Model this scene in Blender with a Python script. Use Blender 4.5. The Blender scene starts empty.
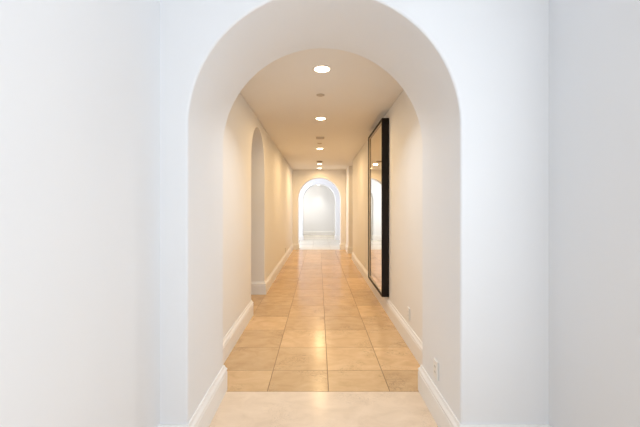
import bpy, bmesh, math, random
from mathutils import Vector, Matrix

random.seed(7)
scene = bpy.context.scene
COL = scene.collection

# ------------------------------------------------------------------ measures
CAM_H = 1.366
Y1, Y2 = 1.779, 2.442            # near and far faces of the thick arch
HC, HW, SPR = 0.031, 0.740, 1.810  # centre, half width and springing height
XL, XR = -0.855, 0.905           # hall walls
RL, RR = -0.860, 1.250           # walls of the room the camera stands in
CEIL = 2.63
OL0, OL1 = 4.17, 5.20            # arched side opening on the left
OR0, OR1 = 8.70, 9.90            # side passage on the right
YE, YE2 = 10.80, 11.15           # end wall
YV, YV2 = 14.00, 14.40           # second arched wall
YB = 16.60                       # last wall

# ------------------------------------------------------------------ materials
def new_mat(name):
    m = bpy.data.materials.new(name)
    m.use_nodes = True
    nt = m.node_tree
    return m, nt, nt.nodes['Principled BSDF']

def plaster(name, col, rough=0.6, bump=0.02):
    m, nt, b = new_mat(name)
    N, L = nt.nodes, nt.links
    tc = N.new('ShaderNodeTexCoord')
    no = N.new('ShaderNodeTexNoise'); no.inputs['Scale'].default_value = 3.0; no.inputs['Detail'].default_value = 4
    L.new(tc.outputs['Object'], no.inputs['Vector'])
    mx = N.new('ShaderNodeMix'); mx.data_type = 'RGBA'
    mx.inputs['A'].default_value = (*[c * 0.985 for c in col], 1)
    mx.inputs['B'].default_value = (*col, 1)
    L.new(no.outputs['Fac'], mx.inputs['Factor'])
    L.new(mx.outputs['Result'], b.inputs['Base Color'])
    n2 = N.new('ShaderNodeTexNoise'); n2.inputs['Scale'].default_value = 60; n2.inputs['Detail'].default_value = 3
    L.new(tc.outputs['Object'], n2.inputs['Vector'])
    bp = N.new('ShaderNodeBump'); bp.inputs['Strength'].default_value = bump; bp.inputs['Distance'].default_value = 0.01
    L.new(n2.outputs['Fac'], bp.inputs['Height']); L.new(bp.outputs['Normal'], b.inputs['Normal'])
    b.inputs['Roughness'].default_value = rough
    b.inputs['Specular IOR Level'].default_value = 0.25
    return m

def simple(name, col, rough=0.4, metal=0.0, emit=None, estr=0.0, spec=0.5):
    m, nt, b = new_mat(name)
    N, L = nt.nodes, nt.links
    tc = N.new('ShaderNodeTexCoord')
    no = N.new('ShaderNodeTexNoise'); no.inputs['Scale'].default_value = 25
    L.new(tc.outputs['Object'], no.inputs['Vector'])
    mr = N.new('ShaderNodeMapRange')
    mr.inputs['To Min'].default_value = max(0, rough * 0.9); mr.inputs['To Max'].default_value = min(1, rough * 1.1)
    L.new(no.outputs['Fac'], mr.inputs['Value']); L.new(mr.outputs['Result'], b.inputs['Roughness'])
    b.inputs['Base Color'].default_value = (*col, 1)
    b.inputs['Metallic'].default_value = metal
    b.inputs['Specular IOR Level'].default_value = spec
    if emit:
        b.inputs['Emission Color'].default_value = (*emit, 1)
        b.inputs['Emission Strength'].default_value = estr
    return m

def travertine(name, c_dark, c_mid, c_light, vein=1.0, rough=0.2):
    """stone with a tone of its own per tile (face attribute 'tile')"""
    m, nt, b = new_mat(name)
    N, L = nt.nodes, nt.links
    tc = N.new('ShaderNodeTexCoord')
    at = N.new('ShaderNodeAttribute'); at.attribute_name = 'tile'
    sep = N.new('ShaderNodeSeparateColor'); L.new(at.outputs['Color'], sep.inputs['Color'])
    off = N.new('ShaderNodeVectorMath'); off.operation = 'MULTIPLY_ADD'
    L.new(at.outputs['Color'], off.inputs[0]); off.inputs[1].default_value = (37, 53, 71)
    L.new(tc.outputs['Object'], off.inputs[2])
    st = N.new('ShaderNodeVectorMath'); st.operation = 'MULTIPLY'; st.inputs[1].default_value = (1.0, 1.7, 1.0)
    L.new(off.outputs[0], st.inputs[0])
    cl = N.new('ShaderNodeTexNoise'); cl.inputs['Scale'].default_value = 5.5; cl.inputs['Detail'].default_value = 10
    cl.inputs['Roughness'].default_value = 0.6; cl.inputs['Distortion'].default_value = 0.8
    L.new(st.outputs[0], cl.inputs['Vector'])
    rp = N.new('ShaderNodeValToRGB')
    rp.color_ramp.elements[0].position = 0.30; rp.color_ramp.elements[0].color = (*c_dark, 1)
    rp.color_ramp.elements[1].position = 0.72; rp.color_ramp.elements[1].color = (*c_light, 1)
    e = rp.color_ramp.elements.new(0.5); e.color = (*c_mid, 1)
    L.new(cl.outputs['Fac'], rp.inputs['Fac'])
    # thin wandering veins, thicker in patches
    vn = N.new('ShaderNodeTexNoise'); vn.inputs['Scale'].default_value = 16; vn.inputs['Detail'].default_value = 6
    vn.inputs['Distortion'].default_value = 2.2
    L.new(st.outputs[0], vn.inputs['Vector'])
    sb = N.new('ShaderNodeMath'); sb.operation = 'SUBTRACT'; sb.inputs[1].default_value = 0.5
    ab = N.new('ShaderNodeMath'); ab.operation = 'ABSOLUTE'
    L.new(vn.outputs['Fac'], sb.inputs[0]); L.new(sb.outputs[0], ab.inputs[0])
    v1 = N.new('ShaderNodeMapRange'); v1.inputs['From Min'].default_value = 0.0; v1.inputs['From Max'].default_value = 0.030
    v1.inputs['To Min'].default_value = 1; v1.inputs['To Max'].default_value = 0
    L.new(ab.outputs[0], v1.inputs['Value'])
    pt = N.new('ShaderNodeTexNoise'); pt.inputs['Scale'].default_value = 3.2; pt.inputs['Detail'].default_value = 2
    L.new(off.outputs[0], pt.inputs['Vector'])
    p1 = N.new('ShaderNodeMapRange'); p1.inputs['From Min'].default_value = 0.50; p1.inputs['From Max'].default_value = 0.60
    L.new(pt.outputs['Fac'], p1.inputs['Value'])
    vm = N.new('ShaderNodeMath'); vm.operation = 'MULTIPLY'
    L.new(v1.outputs['Result'], vm.inputs[0]); L.new(p1.outputs['Result'], vm.inputs[1])
    v2 = N.new('ShaderNodeMath'); v2.operation = 'MULTIPLY'; v2.inputs[1].default_value = 0.75 * vein
    L.new(vm.outputs[0], v2.inputs[0])
    mx = N.new('ShaderNodeMix'); mx.data_type = 'RGBA'
    L.new(v2.outputs[0], mx.inputs['Factor']); L.new(rp.outputs['Color'], mx.inputs['A'])
    mx.inputs['B'].default_value = (*[c * 0.5 for c in c_dark], 1)
    # tone per tile
    tn = N.new('ShaderNodeMapRange'); tn.inputs['To Min'].default_value = 0.90; tn.inputs['To Max'].default_value = 1.10
    L.new(sep.outputs['Red'], tn.inputs['Value'])
    sc = N.new('ShaderNodeVectorMath'); sc.operation = 'SCALE'
    L.new(mx.outputs['Result'], sc.inputs[0]); L.new(tn.outputs['Result'], sc.inputs['Scale'])
    L.new(sc.outputs[0], b.inputs['Base Color'])
    b.inputs['Specular IOR Level'].default_value = 0.16
    rr = N.new('ShaderNodeMapRange'); rr.inputs['To Min'].default_value = rough * 0.8; rr.inputs['To Max'].default_value = rough * 1.25
    L.new(cl.outputs['Fac'], rr.inputs['Value']); L.new(rr.outputs['Result'], b.inputs['Roughness'])
    bp = N.new('ShaderNodeBump'); bp.inputs['Strength'].default_value = 0.03; bp.inputs['Distance'].default_value = 0.003
    L.new(cl.outputs['Fac'], bp.inputs['Height']); L.new(bp.outputs['Normal'], b.inputs['Normal'])
    return m

M = {}
M['white'] = plaster('white_plaster', (0.835, 0.85, 0.875))
M['hall'] = plaster('hall_plaster', (0.86, 0.85, 0.835))
M['ceil'] = plaster('ceiling_paint', (0.90, 0.885, 0.865), 0.7)
M['trim'] = simple('trim_paint', (0.87, 0.865, 0.86), 0.35, spec=0.35)
M['tile'] = travertine('travertine_tiles', (0.585, 0.392, 0.215), (0.655, 0.450, 0.255), (0.710, 0.508, 0.300), vein=1.0, rough=0.20)
M['slab'] = travertine('threshold_stone', (0.68, 0.545, 0.41), (0.74, 0.60, 0.46), (0.79, 0.65, 0.505), vein=0.45, rough=0.20)
M['pale'] = travertine('pale_stone', (0.70, 0.64, 0.54), (0.74, 0.68, 0.58), (0.78, 0.72, 0.62), vein=0.3)
M['grout'] = simple('grout', (0.26, 0.16, 0.08), 0.8)
M['frame'] = simple('espresso_wood', (0.010, 0.0065, 0.005), 0.5, spec=0.2)
M['bead'] = simple('champagne_bead', (0.46, 0.38, 0.28), 0.4, metal=0.3)
M['mirror'] = simple('mirror_glass', (0.86, 0.77, 0.60), 0.015, metal=1.0)
M['plate'] = simple('white_plastic', (0.84, 0.84, 0.82), 0.35)
M['slot'] = simple('dark_slot', (0.03, 0.03, 0.03), 0.6)
M['can'] = simple('lamp_trim_white', (0.82, 0.80, 0.77), 0.4)
M['lens'] = simple('lamp_lens', (0.9, 0.85, 0.78), 0.4, emit=(1.0, 0.80, 0.56), estr=10)
M['grey'] = simple('rim_and_shade_grey', (0.32, 0.27, 0.22), 0.6)
M['beige'] = simple('detector_beige', (0.60, 0.53, 0.45), 0.55)
M['winframe'] = simple('window_paint', (0.85, 0.85, 0.85), 0.4)

# ------------------------------------------------------------------ helpers
def link(name, bm, mat, parent=None, kind=None, mats=None):
    me = bpy.data.meshes.new(name)
    bmesh.ops.recalc_face_normals(bm, faces=bm.faces)
    bm.to_mesh(me); bm.free()
    o = bpy.data.objects.new(name, me); COL.objects.link(o)
    for mm in (mats or [mat]): me.materials.append(mm)
    if parent: o.parent = parent
    if kind: o['kind'] = kind
    return o

def box(bm, x0, x1, y0, y1, z0, z1, mi=0):
    r = bmesh.ops.create_cube(bm, size=1)
    for v in r['verts']:
        v.co = Vector(((x0 + x1) / 2 + v.co.x * (x1 - x0), (y0 + y1) / 2 + v.co.y * (y1 - y0), (z0 + z1) / 2 + v.co.z * (z1 - z0)))
    for f in {f for v in r['verts'] for f in v.link_faces}: f.material_index = mi

def boxes(name, mat, lst, kind=None, parent=None):
    bm = bmesh.new()
    for b in lst: box(bm, *b)
    return link(name, bm, mat, parent, kind)

def bevel(o, w, seg=2, ang=40):
    m = o.modifiers.new('bevel', 'BEVEL'); m.width = w; m.segments = seg
    m.limit_method = 'ANGLE'; m.angle_limit = math.radians(ang)
    return o

def arch_wall(name, mat, u0, u1, z1, uc, hw, spring, a, b, axis, seg=96, bev=0.012):
    """wall between planes a and b with one arched opening standing on the floor.
    axis 'y': wall runs along X (u = x), thickness in Y; axis 'x': the other way round"""
    pts = [(u0, 0), (uc - hw, 0), (uc - hw, spring)]
    for i in range(1, seg):
        t = math.pi - math.pi * i / seg
        pts.append((uc + hw * math.cos(t), spring + hw * math.sin(t)))
    pts += [(uc + hw, spring), (uc + hw, 0), (u1, 0), (u1, z1), (u0, z1)]
    bm = bmesh.new()
    def P(u, d, z): return (u, d, z) if axis == 'y' else (d, u, z)
    va = [bm.verts.new(P(u, a, z)) for u, z in pts]
    vb = [bm.verts.new(P(u, b, z)) for u, z in pts]
    n = len(pts)
    # faces split into strips so that nothing has to triangulate a concave outline
    def side(v):
        ia, ib = 1, n - 4                     # feet of the opening
        top_l, top_r = n - 1, n - 2
        mid = (ia + ib) // 2
        bm.faces.new([v[0], v[1], v[2], v[top_l]])
        for i in range(2, mid): bm.faces.new([v[i], v[i + 1], v[top_l]])
        bm.faces.new([v[mid], v[top_r], v[top_l]])
        for i in range(mid, ib - 1): bm.faces.new([v[i], v[i + 1], v[top_r]])
        bm.faces.new([v[ib - 1], v[ib], v[ib + 1], v[top_r]])
    side(va); side(vb)
    for i in range(n):
        j = (i + 1) % n
        bm.faces.new([va[i], va[j], vb[j], vb[i]])
    o = link(name, bm, mat, kind='structure')
    return bevel(o, bev, 3, 60)

PROFILE = [(0, 0), (0.024, 0), (0.024, 0.138), (0.0205, 0.143), (0.0205, 0.150), (0.024, 0.154), (0.024, 0.161),
           (0.018, 0.170), (0.012, 0.178), (0.010, 0.188), (0.007, 0.195), (0, 0.195)]

def baseboard(name, path, side=1, close=False):
    """moulding swept along a plan path; the moulding lies to the left of the path when side = 1"""
    bm = bmesh.new(); rings = []
    n = len(path)
    P = [Vector(p) for p in path]
    for i in range(n):
        d0 = (P[i] - P[i - 1]).normalized() if i > 0 else None
        d1 = (P[i + 1] - P[i]).normalized() if i < n - 1 else None
        if d0 is None: d0 = d1
        if d1 is None: d1 = d0
        n0 = Vector((-d0.y, d0.x)) * side; n1 = Vector((-d1.y, d1.x)) * side
        m = (n0 + n1) / (1 + n0.dot(n1))
        rings.append([bm.verts.new((P[i].x + m.x * u, P[i].y + m.y * u, z)) for u, z in PROFILE])
    k = len(PROFILE)
    for i in range(n - 1):
        for j in range(k):
            bm.faces.new([rings[i][j], rings[i][(j + 1) % k], rings[i + 1][(j + 1) % k], rings[i + 1][j]])
    bm.faces.new(rings[0]); bm.faces.new(rings[-1])
    return link(name, bm, M['trim'], kind='structure')

def lathe(bm, prof, seg=40, cx=0, cy=0, mi=0, cap0=True, cap1=True):
    rings = []
    for r, z in prof:
        rings.append([bm.verts.new((cx + r * math.cos(2 * math.pi * i / seg), cy + r * math.sin(2 * math.pi * i / seg), z)) for i in range(seg)])
    for a, b in zip(rings, rings[1:]):
        for i in range(seg):
            f = bm.faces.new([a[i], a[(i + 1) % seg], b[(i + 1) % seg], b[i]]); f.material_index = mi
    if cap0: bm.faces.new(rings[0]).material_index = mi
    if cap1: bm.faces.new(rings[-1]).material_index = mi

def thing(name, label, cat, loc, group=None, rot=0):
    o = bpy.data.objects.new(name, None); COL.objects.link(o)
    o.empty_display_size = 0.1
    o.location = loc; o.rotation_euler = (0, 0, rot); o['label'] = label; o['category'] = cat
    if group: o['group'] = group
    return o

def copy_tree(root, loc, label, rot=None):
    r = root.copy(); COL.objects.link(r); r.location = loc; r['label'] = label
    if rot is not None: r.rotation_euler = (0, 0, rot)
    for ch in list(root.children):
        c = ch.copy(); COL.objects.link(c); c.parent = r
        for g in list(ch.children):
            d = g.copy(); COL.objects.link(d); d.parent = c
    return r

# ------------------------------------------------------------------ floors
def tiled(name, xs, ys, mats, gap=0.0045, z=0.0, bev=0.0012, inset_to=None):
    bm = bmesh.new()
    lay = bm.faces.layers.float_color.new('tile')
    def quad(c, mi, col):
        f = bm.faces.new([bm.verts.new(p) for p in c]); f.material_index = mi; f[lay] = col
    # grout bed
    quad([(xs[0], ys[0], z - 0.002), (xs[-1], ys[0], z - 0.002), (xs[-1], ys[-1], z - 0.002), (xs[0], ys[-1], z - 0.002)], 1, (0.5, 0.5, 0.5, 1))
    g = gap / 2
    for i in range(len(xs) - 1):
        for j in range(len(ys) - 1):
            a, b, c, d = xs[i] + g, xs[i + 1] - g, ys[j] + g, ys[j + 1] - g
            col = (random.random(), random.random(), random.random(), 1)
            quad([(a + bev, c + bev, z), (b - bev, c + bev, z), (b - bev, d - bev, z), (a + bev, d - bev, z)], 0, col)
            zz = z - 0.002
            o = [(a, c), (b, c), (b, d), (a, d)]
            t = [(a + bev, c + bev), (b - bev, c + bev), (b - bev, d - bev), (a + bev, d - bev)]
            for k in range(4):
                l = (k + 1) % 4
                quad([(*o[k], zz), (*o[l], zz), (*t[l], z), (*t[k], z)], 0, col)
    # solid slab below
    zb = z - 0.12
    c = [(xs[0], ys[0]), (xs[-1], ys[0]), (xs[-1], ys[-1]), (xs[0], ys[-1])]
    quad([(*p, zb) for p in c], 1, (0.5, 0.5, 0.5, 1))
    for k in range(4):
        l = (k + 1) % 4
        quad([(*c[k], zb), (*c[l], zb), (*c[l], z - 0.002), (*c[k], z - 0.002)], 1, (0.5, 0.5, 0.5, 1))
    me = bpy.data.meshes.new(name); bm.to_mesh(me); bm.free()
    ob = bpy.data.objects.new(name, me); COL.objects.link(ob)
    for m in mats: me.materials.append(m)
    ob['kind'] = 'structure'
    return ob

T = 0.457
xs = [0.075 + T * k for k in range(-8, 7)]
ys = [Y2, Y2 + 0.318]
while ys[-1] + T < YE - 0.15: ys.append(ys[-1] + T)
ys.append(YE)
tiled('floor', xs, ys, [M['tile'], M['grout']])
tiled('floor_threshold', [RL - 0.6, RR + 0.6], [Y1, Y2], [M['slab'], M['grout']])
ysn = [-4.0]
while ysn[-1] + T < Y1: ysn.append(ysn[-1] + T)
ysn.append(Y1)
tiled('floor_near_room', [0.075 + T * k for k in range(-4, 5)], ysn, [M['tile'], M['grout']])
tiled('floor_far_room', [-3.2 + 0.6 * k for k in range(0, 12)], [YE + 0.6 * k for k in range(0, 11)], [M['pale'], M['grout']])

# ------------------------------------------------------------------ walls
NC = 2.95
arch_wall('wall_front', M['white'], RL - 0.3, RR + 0.3, NC, HC, HW, SPR, Y1, Y2, 'y', 128, 0.012)
arch_wall('wall_left', M['hall'], Y2, YE, CEIL, (OL0 + OL1) / 2, (OL1 - OL0) / 2, 1.99, XL - 0.45, XL, 'x', 96, 0.004)
boxes('wall_right', M['hall'], [(XR, XR + 0.25, Y2, OR0, 0, CEIL)], 'structure')
boxes('wall_right_end', M['hall'], [(XR, XR + 0.25, OR1, YE, 0, CEIL)], 'structure')
bevel(bpy.data.objects['wall_right'], 0.01, 3); bevel(bpy.data.objects['wall_right_end'], 0.01, 3)
EC, EW, ES = 0.030, 0.700, 1.665
arch_wall('wall_end', M['hall'], -3.0, 3.0, 3.0, EC, EW, ES, YE, YE2, 'y', 64, 0.010)
arch_wall('wall_far_arch', M['white'], -3.0, 3.0, 3.0, EC, EW, ES + 0.02, YV, YV2, 'y', 64, 0.010)
boxes('wall_back', M['white'], [(-3.0, 3.0, YB, YB + 0.15, 0, 3.0)], 'structure')
# far room sides; the left one has the window that brings daylight in
boxes('wall_far_right', M['white'], [(1.75, 1.95, YE2, YV, 0, 3.0)], 'structure')
boxes('wall_far_left', M['white'], [(-1.95, -1.75, YE2, YE2 + 0.35, 0, 3.0), (-1.95, -1.75, YV - 0.35, YV, 0, 3.0),
      (-1.95, -1.75, YE2 + 0.35, YV - 0.35, 0, 0.5), (-1.95, -1.75, YE2 + 0.35, YV - 0.35, 2.6, 3.0)], 'structure')
boxes('wall_alcove_left', M['white'], [(-1.5, -1.3, YV2, 14.85, 0, 3.0), (-1.5, -1.3, 16.15, YB, 0, 3.0), (-1.5, -1.3, 14.85, 16.15, 0, 0.85), (-1.5, -1.3, 14.85, 16.15, 2.35, 3.0)], 'structure')
boxes('wall_alcove_right', M['white'], [(1.3, 1.5, YV2, YB, 0, 3.0)], 'structure')
# side passages
boxes('wall_side_passage', M['hall'], [(-3.4, -3.2, 3.0, 6.4, 0, CEIL), (-3.2, XL - 0.45, 2.9, 3.1, 0, CEIL), (-3.2, XL - 0.45, 6.3, 6.5, 0, CEIL)], 'structure')
boxes('wall_right_passage', M['hall'], [(2.7, 2.9, OR0 - 0.2, OR1 + 0.2, 0, CEIL), (XR + 0.25, 2.7, OR0 - 0.2, OR0, 0, CEIL), (XR + 0.25, 2.7, OR1, OR1 + 0.2, 0, CEIL)], 'structure')
# room of the camera
WY0, WY1, WZ0, WZ1 = -0.9, 1.05, 0.75, 2.5
VY0, VY1 = -1.3, 0.65                      # added, unseen window in the left wall
boxes('wall_left_near', M['white'], [(RL - 0.2, RL, -4.0, VY0, 0, NC), (RL - 0.2, RL, VY1, Y1, 0, NC),
      (RL - 0.2, RL, VY0, VY1, 0, WZ0), (RL - 0.2, RL, VY0, VY1, WZ1, NC)], 'structure')
boxes('wall_right_near', M['white'], [(RR, RR + 0.2, -4.0, WY0, 0, NC), (RR, RR + 0.2, WY1, Y1, 0, NC),
      (RR, RR + 0.2, WY0, WY1, 0, WZ0), (RR, RR + 0.2, WY0, WY1, WZ1, NC)], 'structure')
RW = (-0.55, 0.95, 0.9, 2.7)
boxes('wall_rear', M['white'], [(RL - 0.2, RW[0], -4.2, -4.0, 0, NC), (RW[1], RR + 0.2, -4.2, -4.0, 0, NC),
      (RW[0], RW[1], -4.2, -4.0, 0, RW[2]), (RW[0], RW[1], -4.2, -4.0, RW[3], NC)], 'structure')
boxes('ceiling_near', M['white'], [(RL - 0.3, RR + 0.3, -4.2, Y2, NC, NC + 0.15)], 'structure')
boxes('ceiling_far', M['white'], [(-3.2, 3.2, YE2, YV2, 3.0, 3.15)], 'structure')
boxes('ceiling_alcove', M['white'], [(-1.3, 1.3, YV2, YB, 2.51, 2.66)], 'structure')

def window(name, x, y0, y1, z0, z1):
    f = 0.05
    w = boxes(name, M['winframe'], [(x - .03, x + .03, y0, y0 + f, z0, z1), (x - .03, x + .03, y1 - f, y1, z0, z1),
        (x - .03, x + .03, y0 + f, y1 - f, z0, z0 + f), (x - .03, x + .03, y0 + f, y1 - f, z1 - f, z1),
        (x - .02, x + .02, (y0 + y1) / 2 - .02, (y0 + y1) / 2 + .02, z0 + f, z1 - f)], 'structure')
    return w
window('unseen_window_1', RR + 0.13, WY0, WY1, WZ0, WZ1)  # unseen window, placed beside the arch to light its left reveal
boxes('added_window_3', M['winframe'], [(RW[0], RW[0] + .05, -4.13, -4.07, RW[2], RW[3]), (RW[1] - .05, RW[1], -4.13, -4.07, RW[2], RW[3]),
      (RW[0] + .05, RW[1] - .05, -4.13, -4.07, RW[2], RW[2] + .05), (RW[0] + .05, RW[1] - .05, -4.13, -4.07, RW[3] - .05, RW[3])], 'structure')  # rear window added for more frontal light
window('added_window_4', RL - 0.13, VY0, VY1, WZ0, WZ1)  # unseen window added to light the right reveal
window('added_window_5', -1.4, 14.85, 16.15, 0.85, 2.35)  # window added only to brighten the alcove
window('window_2', -1.85, YE2 + 0.35, YV - 0.35, 0.5, 2.6)

# hall ceiling with round holes for the lamp cans
LAMPS = [(2.98, 11), (4.63, 18), (6.97, 16), (9.42, 26), (10.40, 3.5)]
LX = 0.032
def ceiling_with_holes(name, x0, x1, y0, y1, z, holes, mat, r=0.070, th=0.15):
    bm = bmesh.new()
    cells = sorted(holes)
    seg = 32; h = 0.15
    y = y0
    def quad(p):
        bm.faces.new([bm.verts.new((a, b, z)) for a, b in p])
    for (cx, cy) in cells:
        a, b = cy - h, cy + h
        if b > y1: b = y1
        quad([(x0, y), (x1, y), (x1, a), (x0, a)])
        quad([(x0, a), (cx - h, a), (cx - h, b), (x0, b)])
        quad([(cx + h, a), (x1, a), (x1, b), (cx + h, b)])
        circ = [(cx + r * math.cos(2 * math.pi * i / seg), cy + r * math.sin(2 * math.pi * i / seg)) for i in range(seg)]
        def sq(i):
            t = 2 * math.pi * i / seg; c, s = math.cos(t), math.sin(t); k = h / max(abs(c), abs(s))
            return (cx + c * k, cy + s * k)
        for i in range(seg):
            j = (i + 1) % seg
            quad([circ[i], circ[j], sq(j), sq(i)])
            bm.faces.new([bm.verts.new(p) for p in [(*circ[i], z), (*circ[j], z), (*circ[j], z + 0.1), (*circ[i], z + 0.1)]])
        bm.faces.new([bm.verts.new((*p, z + 0.1)) for p in circ])
        y = b
    quad([(x0, y), (x1, y), (x1, y1), (x0, y1)])
    bmesh.ops.remove_doubles(bm, verts=bm.verts, dist=1e-5)
    box(bm, x0, x1, y0, y1, z + 0.101, z + 0.101 + th)
    me = bpy.data.meshes.new(name); bm.to_mesh(me); bm.free()
    o = bpy.data.objects.new(name, me); COL.objects.link(o); me.materials.append(mat); o['kind'] = 'structure'
    return o
ceiling_with_holes('ceiling', -3.4, 2.9, Y2, YE, CEIL, [(LX, y) for y, _ in LAMPS], M['ceil'])

# ------------------------------------------------------------------ baseboards
AL, AR = HC - HW, HC + HW
baseboard('baseboard_left', [(RL, -4.0), (RL, Y1), (AL, Y1), (AL, Y2), (XL, Y2), (XL, OL0), (XL - 0.45, OL0)], -1)
baseboard('baseboard_right', [(RR, -4.0), (RR, Y1), (AR, Y1), (AR, Y2), (XR, Y2), (XR, OR0), (2.7, OR0)], 1)
baseboard('baseboard_left_far', [(XL - 0.45, OL1), (XL, OL1), (XL, YE), (EC - EW, YE), (EC - EW, YE2), (-1.75, YE2)], -1)
baseboard('baseboard_right_far', [(2.7, OR1), (XR, OR1), (XR, YE), (EC + EW, YE), (EC + EW, YE2), (1.75, YE2), (1.75, YV), (EC + EW, YV), (EC + EW, YV2), (1.3, YV2), (1.3, YB), (-1.3, YB)], 1)
baseboard('baseboard_far_arch', [(-1.75, YV), (EC - EW, YV), (EC - EW, YV2), (-1.3, YV2), (-1.3, YB)], -1)
baseboard('baseboard_side_passage', [(XL - 0.45, 6.3), (-3.2, 6.3), (-3.2, 3.1), (XL - 0.45, 3.1)], 1)

# ------------------------------------------------------------------ framed mirror
MX, MY0, MY1, MZ0, MZ1 = XR - 0.002, 4.20, 5.37, 0.224, 2.52
MD = 0.092                                 # how far it stands out from the wall
mir = thing('wall_mirror', 'tall floor-length mirror in a deep espresso wood frame hung on the right hall wall', 'mirror', (MX, (MY0 + MY1) / 2, MZ0))
hy, H = (MY1 - MY0) / 2, MZ1 - MZ0
fw = 0.028
def rail_frame(bm, hy, z0, z1, w, x0, x1, mitre=True):
    """rectangular ring in the YZ plane between depths x0 and x1, mitred corners"""
    out = [(-hy, z0), (hy, z0), (hy, z1), (-hy, z1)]
    inn = [(-hy + w, z0 + w), (hy - w, z0 + w), (hy - w, z1 - w), (-hy + w, z1 - w)]
    V = {}
    for tag_, ring in (('o', out), ('i', inn)):
        for d, x in ((0, x0), (1, x1)):
            V[tag_, d] = [bm.verts.new((x, a, b)) for a, b in ring]
    for k in range(4):
        l = (k + 1) % 4
        bm.faces.new([V['o', 0][k], V['o', 0][l], V['o', 1][l], V['o', 1][k]])
        bm.faces.new([V['i', 0][k], V['i', 0][l], V['i', 1][l], V['i', 1][k]])
        bm.faces.new([V['o', 1][k], V['o', 1][l], V['i', 1][l], V['i', 1][k]])
        bm.faces.new([V['o', 0][k], V['o', 0][l], V['i', 0][l], V['i', 0][k]])
bm = bmesh.new(); rail_frame(bm, hy, 0, H, fw, 0, -MD)
bevel(link('frame', bm, M['frame'], mir), 0.003, 2)
bm = bmesh.new(); rail_frame(bm, hy - fw, fw, H - fw, 0.010, -0.060, -MD + 0.010)
o = bevel(link('inner_bead', bm, M['bead'], mir), 0.002, 2); o['label'] = 'thin champagne bead around the glass'
bm = bmesh.new(); box(bm, -0.070, -0.064, -hy + fw + 0.0105, hy - fw - 0.0105, fw + 0.0105, H - fw - 0.0105)
o = link('glass', bm, M['mirror'], mir); o['label'] = 'silvered mirror glass'
bm = bmesh.new(); box(bm, -0.059, -0.001, -hy + fw + 0.001, hy - fw - 0.001, fw + 0.001, H - fw - 0.001)
o = link('backing_board', bm, M['frame'], mir)

# ------------------------------------------------------------------ wall outlets
# local frame: plate faces -X ... built facing +X then turned
def make_outlet(name, label, loc, rot):
    t = thing(name, label, 'outlet', loc, 'wall outlets', rot)
    bm = bmesh.new(); box(bm, 0.0005, 0.011, -0.036, 0.036, -0.058, 0.058)
    bevel(link('cover_plate', bm, M['plate'], t), 0.0025, 3, 30)
    bm = bmesh.new(); box(bm, 0.0111, 0.0130, -0.017, 0.017, -0.034, 0.034)
    f = bevel(link('receptacle', bm, M['plate'], t), 0.001, 2)
    for yc in (-0.0065, 0.0065):
        for zc in (-0.018, 0.018):
            bm = bmesh.new(); box(bm, 0.0131, 0.0134, yc - 0.0015, yc + 0.0015, zc - 0.005, zc + 0.006)
            link('plug_slot', bm, M['slot'], f)['label'] = 'dark plug slot'
    return t
out0 = make_outlet('wall_outlet', 'white outlet low on the right inner side of the thick front arch', (AR, 2.137, 0.316), math.pi)
copy_tree(out0, (XR, 3.27, 0.315), 'white outlet low on the right hall wall between front arch and mirror', math.pi)
copy_tree(out0, (XR, 6.32, 0.285), 'tiny white outlet on the right hall wall beyond the mirror', math.pi)
copy_tree(out0, (XL, 8.45, 0.285), 'tiny white outlet on the left hall wall beyond the arched side opening', 0.0)
# ------------------------------------------------------------------ ceiling lamps
def make_lamp(label, loc):
    t = thing('recessed_ceiling_light', label, 'ceiling light', loc, 'recessed hall ceiling lights')
    bm = bmesh.new()
    lathe(bm, [(0.066, 0.030), (0.067, -0.0005), (0.070, -0.006), (0.080, -0.0055), (0.088, -0.001), (0.088, -0.0002)], 48, cap0=False, cap1=False)
    o = link('trim_ring', bm, M['can'], t)
    bm = bmesh.new()
    lathe(bm, [(0.0625, 0.012), (0.0645, 0.002), (0.0630, -0.004), (0.050, -0.0085), (0.02, -0.0105), (0.001, -0.011)], 48)
    o = link('lens', bm, M['lens'], t); o['label'] = 'glowing warm lens'
    return t
texts = ['round recessed ceiling light just beyond the front arch, the largest and nearest',
         'second recessed ceiling light, between the small round cap and the vent',
         'third recessed ceiling light, just beyond the vent and second cap',
         'fourth recessed ceiling light, right behind the smoke detector',
         'fifth and farthest recessed hall ceiling light, nearest the end arch']
lamp0 = make_lamp(texts[0], (LX, LAMPS[0][0], CEIL))
for (y, _), tx in list(zip(LAMPS, texts))[1:]:
    copy_tree(lamp0, (LX, y, CEIL), tx)
alc = copy_tree(lamp0, (0.0, 16.20, 2.51), 'recessed ceiling light glowing at the top of the far white alcove')
alc['group'] = 'recessed lights of the far alcove'

# other ceiling fittings
def sprinkler(label, y):
    t = thing('ceiling_sprinkler_cap', label, 'sprinkler', (0.022, y, CEIL), 'concealed sprinkler caps')
    bm = bmesh.new(); lathe(bm, [(0.039, -0.0003), (0.041, -0.004), (0.030, -0.009), (0.002, -0.010)], 32, cap0=True)
    link('cover_disc', bm, M['beige'], t)
    bm = bmesh.new(); lathe(bm, [(0.045, -0.0002), (0.045, -0.002), (0.0415, -0.0025), (0.0415, -0.0002)], 32, cap0=False, cap1=False)
    link('rim', bm, M['grey'], t)
sprinkler('small round cap on the ceiling between the first and second lights', 3.67)
sprinkler('tiny round cap on the ceiling just in front of the third light', 6.42)
v = thing('ceiling_vent', 'small beige rectangular ceiling vent between the second light and the tiny cap', 'vent', (0.03, 5.90, CEIL))
bm = bmesh.new()
for a in ((-.075, .075, -.075, -.06), (-.075, .075, .06, .075), (-.075, -.06, -.06, .06), (.06, .075, -.06, .06)):
    box(bm, a[0], a[1], a[2], a[3], -0.010, -0.0004)
link('frame', bm, M['beige'], v)
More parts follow.
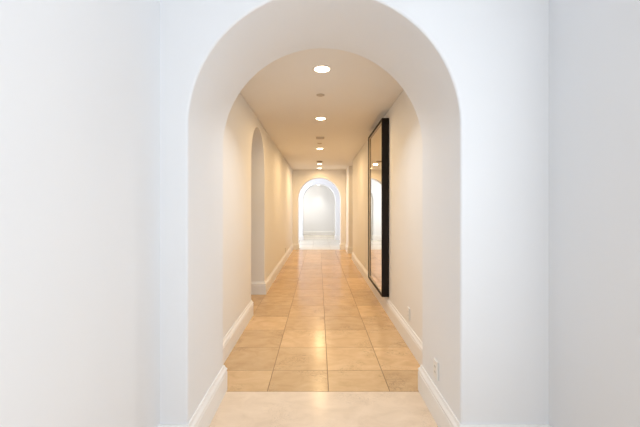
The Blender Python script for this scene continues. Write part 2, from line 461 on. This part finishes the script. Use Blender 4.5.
bm = bmesh.new()
for k in range(7):
    yy = -0.052 + k * 0.0173
    box(bm, -0.0598, 0.0598, yy - 0.004, yy + 0.004, -0.008, -0.0006)
link('louvres', bm, M['beige'], v)
s = thing('smoke_detector', 'dark-sided round smoke detector on the ceiling just before the fourth light', 'smoke detector', (0.03, 8.86, CEIL))
bm = bmesh.new(); lathe(bm, [(0.085, -0.0003), (0.085, -0.010), (0.078, -0.012)], 40); link('base', bm, M['beige'], s)
bm = bmesh.new(); lathe(bm, [(0.072, -0.0125), (0.070, -0.021), (0.060, -0.026), (0.02, -0.028), (0.001, -0.028)], 40); link('cover', bm, M['grey'], s)  # grey cover colours in the shade of its unlit side

# ------------------------------------------------------------------ light
def area(name, loc, rot, size, power, col, shape='DISK', size_y=None, spread=180):
    l = bpy.data.lights.new(name, 'AREA'); l.shape = shape; l.size = size
    if size_y: l.size_y = size_y
    l.energy = power; l.color = col; l.spread = math.radians(spread)
    o = bpy.data.objects.new(name, l); COL.objects.link(o); o.location = loc; o.rotation_euler = rot
    return o
WARM = (1.0, 0.70, 0.36)
NEAR = (0.90, 0.92, 0.92)                  # the first lamp has a cooler bulb
for i, (y, k) in enumerate(LAMPS):
    area('lamp_beam', (LX, y, CEIL - 0.0125), (0, 0, 0), 0.11, k, NEAR if i == 0 else WARM, spread=125 if i == 0 else 172)
area('lamp_beam', (0, 16.20, 2.51 - 0.0125), (0, 0, 0), 0.11, 2.8, (1.0, 0.94, 0.84), spread=75)
DAY = (0.89, 0.95, 1.0)
DAY2 = (0.88, 0.92, 1.0)
area('unseen_window_light', (RR + 0.05, (WY0 + WY1) / 2, (WZ0 + WZ1) / 2), (0, math.radians(90), 0), WZ1 - WZ0 - .1, 33, DAY, 'RECTANGLE', WY1 - WY0 - .1)  # unseen source, set close to the arch for its left reveal
area('unseen_window_light', (RL - 0.05, (VY0 + VY1) / 2, (WZ0 + WZ1) / 2), (0, math.radians(-90), 0), WZ1 - WZ0 - .1, 13, DAY, 'RECTANGLE', VY1 - VY0 - .1)  # added source for the right reveal and right wall
area('unseen_window_light', (0.2, -4.16, 1.8), (math.radians(90), 0, 0), 1.4, 51, DAY, 'RECTANGLE', 1.7)  # added source behind the camera, lights the front wall
area('unseen_window_light', (-1.92, (YE2 + YV) / 2, 1.55), (0, math.radians(-90), 0), 2.0, 73, DAY2, 'RECTANGLE', 2.0)
area('unseen_window_light', (-1.36, 15.5, 1.6), (0, math.radians(-90), 0), 1.4, 27, (1.0, 0.93, 0.82), 'RECTANGLE', 1.2)  # added fill for the alcove walls, out of view
area('daylight_passage', (-3.0, 4.7, 2.2), (0, math.radians(-70), 0), 0.8, 6.5, (1, 0.95, 0.9), 'SQUARE')

w = bpy.data.worlds.new('world'); scene.world = w; w.use_nodes = True
bg = w.node_tree.nodes['Background']; bg.inputs['Color'].default_value = (0.85, 0.93, 1.0, 1); bg.inputs['Strength'].default_value = 0.05

# ------------------------------------------------------------------ camera
cam = bpy.data.cameras.new('camera'); co = bpy.data.objects.new('camera', cam); COL.objects.link(co)
co.location = (0, 0, CAM_H); co.rotation_euler = (math.radians(90), 0, 0)
cam.sensor_width = 36; cam.lens = 328 * 36 / 640
cam.shift_x = (320 - 318.5) / 640
cam.shift_y = -(213.5 - 208) / 640
cam.clip_start = 0.02
scene.camera = co

vs = scene.view_settings
vs.view_transform = 'Standard'; vs.look = 'None'; vs.gamma = 1; vs.use_curve_mapping = False
vs.exposure = 0.0
